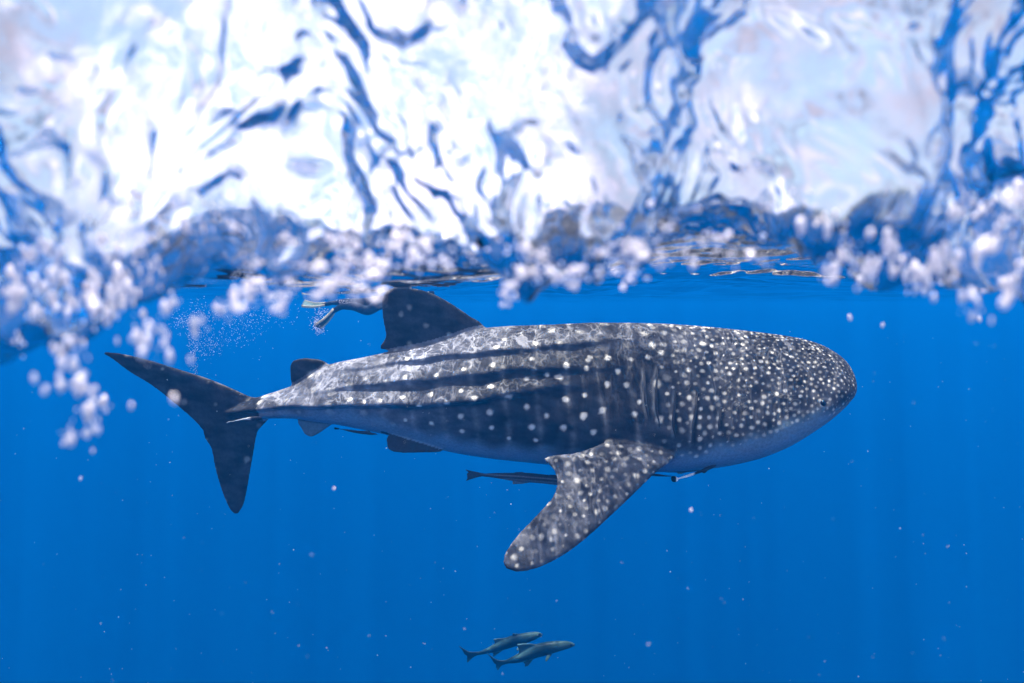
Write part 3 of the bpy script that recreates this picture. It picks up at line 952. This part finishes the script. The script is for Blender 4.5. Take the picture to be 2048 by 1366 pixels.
M_SKIN = plain_mat('silhouette_skin', (0.022, 0.03, 0.045), 0.7, 0.05)  # whole body colour darkened and blued to give a shaded silhouette
M_SUIT = plain_mat('swim_shirt', (0.03, 0.035, 0.05), 0.7)
M_FLIP = plain_mat('flipper_rubber', (0.05, 0.10, 0.10), 0.5, 0.1)
M_RIM = plain_mat('flipper_rail', (0.45, 0.43, 0.33), 0.5, 0.1)
M_HAIR = plain_mat('dark_hair', (0.02, 0.015, 0.012), 0.6)
M_MASK = plain_mat('mask_black', (0.01, 0.01, 0.012), 0.3)


def dp(px, py, dY=0.0): return at(px, py, YD) + np.array([0, dY, 0])


dorg = dp(790, 596)
person = empty('person', dorg)
tag(person, 'snorkelling person in flippers seen behind the dorsal fin', 'person')
J = [(dp(772, 604), .135, .12), (dp(790, 602), .13, .115), (dp(812, 600), .14, .12), (dp(830, 598), .13, .11), (dp(841, 598), .06), (dp(847, 598), .07), (dp(858, 598), .10), (dp(865, 599), .065),
     (dp(765, 604, -.11), .11), (dp(740, 623, -.16), .095), (dp(712, 612, -.14), .082), (dp(686, 613, -.13), .055), (dp(672, 621, -.13), .048), (dp(662, 629, -.13), .026),
     (dp(765, 602, .11), .11), (dp(722, 604, .14), .076), (dp(688, 604, .15), .068), (dp(658, 606, .15), .042), (dp(648, 608, .15), .042), (dp(638, 610, .15), .024),
     (dp(829, 601, -.2), .06), (dp(840, 620, -.27), .045), (dp(858, 630, -.25), .036), (dp(864, 632, -.25), .028), (dp(869, 633, -.25), .022),
     (dp(829, 599, .2), .06), (dp(846, 611, .27), .045), (dp(866, 610, .25), .036), (dp(872, 609, .25), .028), (dp(877, 608, .25), .022)]
B = [(0, 1), (1, 2), (2, 3), (3, 4), (4, 5), (5, 6), (6, 7), (0, 8), (8, 9), (9, 10), (10, 11), (11, 12), (12, 13), (0, 14), (14, 15), (15, 16), (16, 17), (17, 18), (18, 19),
     (3, 20), (20, 21), (21, 22), (22, 23), (23, 24), (3, 25), (25, 26), (26, 27), (27, 28), (28, 29)]
skin_body(J, B, 'body', M_SKIN, person, dorg)
# fingers: short chains rooted in each palm
for hand, sgn in ((24, 1), (29, 1)):
    base = J[hand][0]; d = J[hand][0] - J[hand - 1][0]; d /= np.linalg.norm(d)
    sd = np.array([0, 1.0, 0]); V_ = []; E_ = []
    for k, (o_, ln) in enumerate(((-.03, .06), (-.01, .075), (.01, .07), (.03, .055), (-.045, .03))):
        i0 = len(V_)
        V_ += [(base + sd * o_ * .6 - d * .01, .009), (base + sd * o_ + d * ln * .55, .008), (base + sd * o_ * 1.1 + d * ln + np.array([0, 0, -.012]), .006)]
        E_ += [(i0, i0 + 1), (i0 + 1, i0 + 2)]
    for k in range(5):
        skin_body(V_[3 * k:3 * k + 3], [(0, 1), (1, 2)], 'finger', M_SKIN, person, dorg, 1)
Js = [(dp(768, 604), .12, .11), (dp(780, 603), .148, .13), (dp(790, 602), .144, .128), (dp(812, 600), .155, .132), (dp(829, 598), .142, .12), (dp(838, 598), .08), (dp(829, 601, -.19), .072), (dp(836, 612, -.24), .06), (dp(829, 599, .19), .072), (dp(840, 606, .25), .06)]
skin_body(Js, [(0, 1), (1, 2), (2, 3), (3, 4), (4, 5), (4, 6), (6, 7), (4, 8), (8, 9)], 'swim_shirt', M_SUIT, person, dorg, 2, 2)
Jt = [(dp(780, 603), .144, .126), (dp(769, 604), .142, .12), (dp(760, 608, -.12), .12), (dp(748, 617, -.145), .102), (dp(760, 603, .12), .118), (dp(743, 604, .13), .10)]
skin_body(Jt, [(0, 1), (1, 2), (2, 3), (1, 4), (4, 5)], 'shorts', plain_mat('board_shorts', (0.02, 0.05, 0.08), 0.7), person, dorg, 2, 1)
Jh = [(dp(851, 595), .055), (dp(858, 593.5), .082), (dp(862, 594), .065)]
skin_body(Jh, [(0, 1), (1, 2)], 'hair', M_HAIR, person, dorg, 2, 1)
Jm = [(dp(865, 601, -.05), .03), (dp(867, 601.5), .032), (dp(865, 601, .05), .03)]
skin_body(Jm, [(0, 1), (1, 2)], 'dive_mask', M_MASK, person, dorg, 1, 1)
Jn = [(dp(863, 605, -.1), .013), (dp(860, 598, -.12), .013), (dp(855, 589, -.12), .013)]
skin_body(Jn, [(0, 1), (1, 2)], 'snorkel', M_RIM, person, dorg, 1, 0)


def flipper(a, b, wd, parent, tilt):
    """a rubber blade widening from the foot pocket at a to the tip at b, with pale side rails"""
    a = np.asarray(a); b = np.asarray(b); d = b - a
    sd = np.array(tilt, float); sd -= d * (sd @ d) / (d @ d); sd /= np.linalg.norm(sd)
    nn = np.cross(d, sd); nn /= np.linalg.norm(nn)
    st = []
    for u in np.linspace(0, 1, 8):
        wv = wd * (0.35 + 0.65 * u)
        c = a + d * u + nn * 0.03 * math.sin(u * 3)
        st.append((c - sd * wv, c + sd * wv, 0.035 * (1 - .7 * u) + .006))
    v, f = fin(st, n=16, m=12, tmin=.006)
    fo = link_mesh('flipper', v - dorg, f, M_FLIP, parent)
    for s in (-1, 1):
        pts = [a + d * u + nn * (0.03 * math.sin(u * 3)) + s * sd * wd * (0.36 + 0.66 * u) for u in np.linspace(0, .97, 8)]
        rings = []
        for p in pts:
            th = np.linspace(0, 2 * np.pi, 8, endpoint=False)
            rings.append(p + 0.016 * np.cos(th)[:, None] * sd + 0.024 * np.sin(th)[:, None] * nn)
        v, f = loft(rings)
        link_mesh('side_rail', v - dorg, f, M_RIM, fo)


flipper(dp(673, 619, -.13), dp(638, 653, -.13), .10, person, (0.75, 0.2, 0.6))
flipper(dp(646, 608, .15), dp(600, 606, .15), .10, person, (0.1, 0.9, 0.5))


# ------------------------------------------------------------------ bubbles, froth, drifting specks
def ball(r=1.0, sub=2, squash=1.0):
    bm = bmesh.new(); bmesh.ops.create_icosphere(bm, subdivisions=sub, radius=r)
    v = np.array([x.co[:] for x in bm.verts]); f = np.array([[y.index for y in x.verts] for x in bm.faces]); bm.free()
    return v, f


def bead_cloud(name, pts, radii, mat, sub=1, stretch=None):
    v, f = ball(1.0, sub)
    k = len(v)
    V = np.empty((len(pts) * k, 3)); F = np.empty((len(pts) * len(f), 3), int)
    for i, (p, r_) in enumerate(zip(pts, radii)):
        st = np.array([1, 1, 1.0]) if stretch is None else np.array([1, 1, stretch[i]])
        V[i * k:(i + 1) * k] = v * r_ * st + p
        F[i * len(f):(i + 1) * len(f)] = f + i * k
    org = np.mean(np.asarray(pts), 0)
    me = fast_mesh(name, V - org, F); me.materials.append(mat)
    o = bpy.data.objects.new(name, me); COL.objects.link(o); o.location = org
    return o


# froth hanging along the near lip of the chop
CL = [(40, 150, 430, 520, 22), (200, 330, 470, 560, 44), (150, 340, 380, 470, 16), (330, 450, 430, 520, 18), (450, 640, 460, 535, 26), (0, 120, 500, 570, 30), (640, 800, 400, 470, 14), (1180, 1330, 400, 460, 14), (1500, 1640, 330, 430, 14), (0, 60, 560, 690, 26), (60, 200, 560, 650, 40), (180, 250, 575, 640, 60), (60, 180, 640, 700, 26), (270, 330, 560, 620, 14), (330, 470, 600, 640, 24), (440, 580, 540, 625, 150), (580, 640, 510, 560, 24), (630, 770, 545, 600, 130), (660, 720, 430, 500, 30), (690, 850, 470, 560, 150),
      (840, 950, 480, 530, 30), (1000, 1170, 500, 585, 150), (1020, 1060, 480, 500, 12), (1200, 1330, 455, 540, 110), (1330, 1470, 455, 520, 60), (1190, 1300, 535, 560, 20), (1500, 1540, 490, 540, 10), (1640, 1730, 490, 545, 40), (1730, 1910, 505, 565, 110), (1600, 1700, 440, 500, 14),
      (1900, 2048, 370, 480, 60), (1930, 2048, 470, 610, 60), (270, 330, 640, 710, 26), (120, 210, 740, 850, 60)]
pts = []; rad = []; stc = []
for x0, x1, y0, y1, k in CL:
    nsub = max(3, k // 7)
    edge = x0 < 350 or x0 > 1500
    subs = []
    for q in range(nsub):
        u = (q + random.random()) / nsub
        subs.append((x0 + (x1 - x0) * u, y0 + (y1 - y0) * (0.5 + 0.34 * math.sin(u * 9 + x0) + random.gauss(0, .2)), random.uniform(.72, .96)))
    for _ in range(int(k * 1.5)):
        sx0, sy0, Yb = random.choice(subs)
        sp = abs(random.gauss(0, 1)) + .3
        pts.append(at(sx0 + random.gauss(0, 9) * sp, sy0 + random.gauss(0, 7 if not edge else 13) * sp, Yb + random.gauss(0, .02)))
        rad.append(min(.0048, math.exp(random.gauss(math.log(.0015), .6))))
        stc.append(random.uniform(1.2, 2.8) if edge else random.uniform(.6, 1.2))
froth = bead_cloud('froth', pts, rad, M_FOAM, 2, stc)
tag(froth, 'blurred bright froth hanging below the near wave edge', None, None, 'stuff')

# single drops that stand apart, the nearest ones
DROPS = [(298, 655, 7, 'topmost of three stacked bubbles above the tail tip', 0), (293, 680, 9, 'middle and largest of three stacked bubbles above the tail tip', 0), (284, 706, 6, 'lowest of three stacked bubbles above the tail tip', 0),
         (348, 797, 5, 'pale bubble in front of the upper tail lobe', 0), (262, 812, 5, 'lone bubble in blue water under the upper tail lobe', 0), (264, 678, 4, 'faint bubble above the end of the upper tail lobe', 0),
         (68, 756, 6, 'leftmost bright bubble in clear blue water beside the froth clump', 0), (90, 780, 6, 'elongated bubble just right of the leftmost bright bubble', 0), (118, 752, 6, 'curved bubble at the top of the hanging froth clump', 0), (162, 762, 6, 'bubble at the upper right of the hanging froth clump', 0),
         (195, 860, 5, 'lowest bubble under the hanging froth clump', 0), (161, 957, 3, 'dim bubble alone far below the tail froth', 1), (668, 977, 3, 'tiny dim bubble in open water left of the striped remora', 1), (1382, 1020, 4, 'pale bubble in open water right of the pectoral fin', 1),
         (1700, 635, 5, 'round pinkish bubble above the shark snout', 1), (1765, 650, 4, 'dim bubble right of and above the snout', 1), (1943, 590, 6, 'bright bubble hanging under the right wave edge', 0), (1959, 638, 5, 'lone pale bubble below the right wave edge', 0),
         (1523, 518, 6, 'bubble in the gap of the froth band above the head', 0), (1740, 468, 6, 'left of two tall bubbles above the right froth band', 0), (1785, 478, 5, 'right of two tall bubbles above the right froth band', 0), (403, 640, 5, 'bubble at the top of the fine bubble cloud', 0), (381, 719, 5, 'bubble at the foot of the fine bubble cloud', 0)]
v, f = ball(1.0, 3)
me = fast_mesh('air_bubble', v, f); me.materials.append(M_FINE)
for i, (a, b, sz, lb, far_) in enumerate(DROPS):
    o = bpy.data.objects.new('air_bubble', me); COL.objects.link(o)
    calm_ = b > 900 or (a > 1690 and b > 625)
    Yb = 1.5 if calm_ else random.uniform(.62, .85)
    o.location = at(a, b, Yb)
    r_ = sz * (.0009 if calm_ else .00055)
    o.scale = (r_ * .85, r_ * .85, r_ * (1.7 if (a < 420 or a > 1600) else 1.0))
    o.rotation_euler = (0, random.uniform(-.3, .3), 0)
    tag(o, lb, 'bubble', 'blurred bubbles close to the lens')

# fine bubbles churned up at the surface behind the tail, and by the flipper
pts = []; rad = []
for cx, cy, sx_, sy_, k in ((400, 640, 22, 18, 500), (388, 690, 7, 30, 420), (420, 690, 14, 14, 220), (470, 660, 28, 22, 300), (500, 640, 20, 16, 160), (360, 640, 14, 10, 120), (560, 630, 30, 14, 120)):
    for _ in range(k):
        p_ = at(random.gauss(cx, sx_), random.gauss(cy, sy_), random.gauss(7.6, .35))
        if p_[2] > -0.07 + random.gauss(0, .03): continue
        if random.random() < .35: continue
        pts.append(p_); rad.append(random.uniform(.0010, .0034))
cl = bead_cloud('fine_bubbles', pts, rad, M_FINE, 1)
tag(cl, 'cloud of fine white bubbles sinking above the tail', None, None, 'stuff')
pts = []; rad = []
for cx, cy, sx_, sy_, k in ((632, 648, 5, 7, 120), (640, 660, 6, 4, 90), (642, 626, 7, 5, 60), (690, 604, 10, 3, 50)):
    for _ in range(k):
        pts.append(at(random.gauss(cx, sx_), random.gauss(cy, sy_), random.gauss(YD - .2, .12))); rad.append(random.uniform(.003, .007))
cl = bead_cloud('flipper_bubbles', pts, rad, M_FINE, 1)
tag(cl, 'white bubbles trailing from the flipper of the snorkeller', None, None, 'stuff')

# drifting specks
pts = []; rad = []
for _ in range(520):
    Yb = 1.2 + 8 * random.random() ** 1.3
    pts.append(at(random.uniform(-60, 2110), random.uniform(640, 1420), Yb))
    rad.append(random.uniform(.00025, .00065) * (Yb ** .9) * (1.6 if random.random() < .06 else 1))
sn = bead_cloud('drifting_plankton', pts, rad, M_SNOW, 1)
tag(sn, 'tiny pale specks drifting through the blue water', None, None, 'stuff')
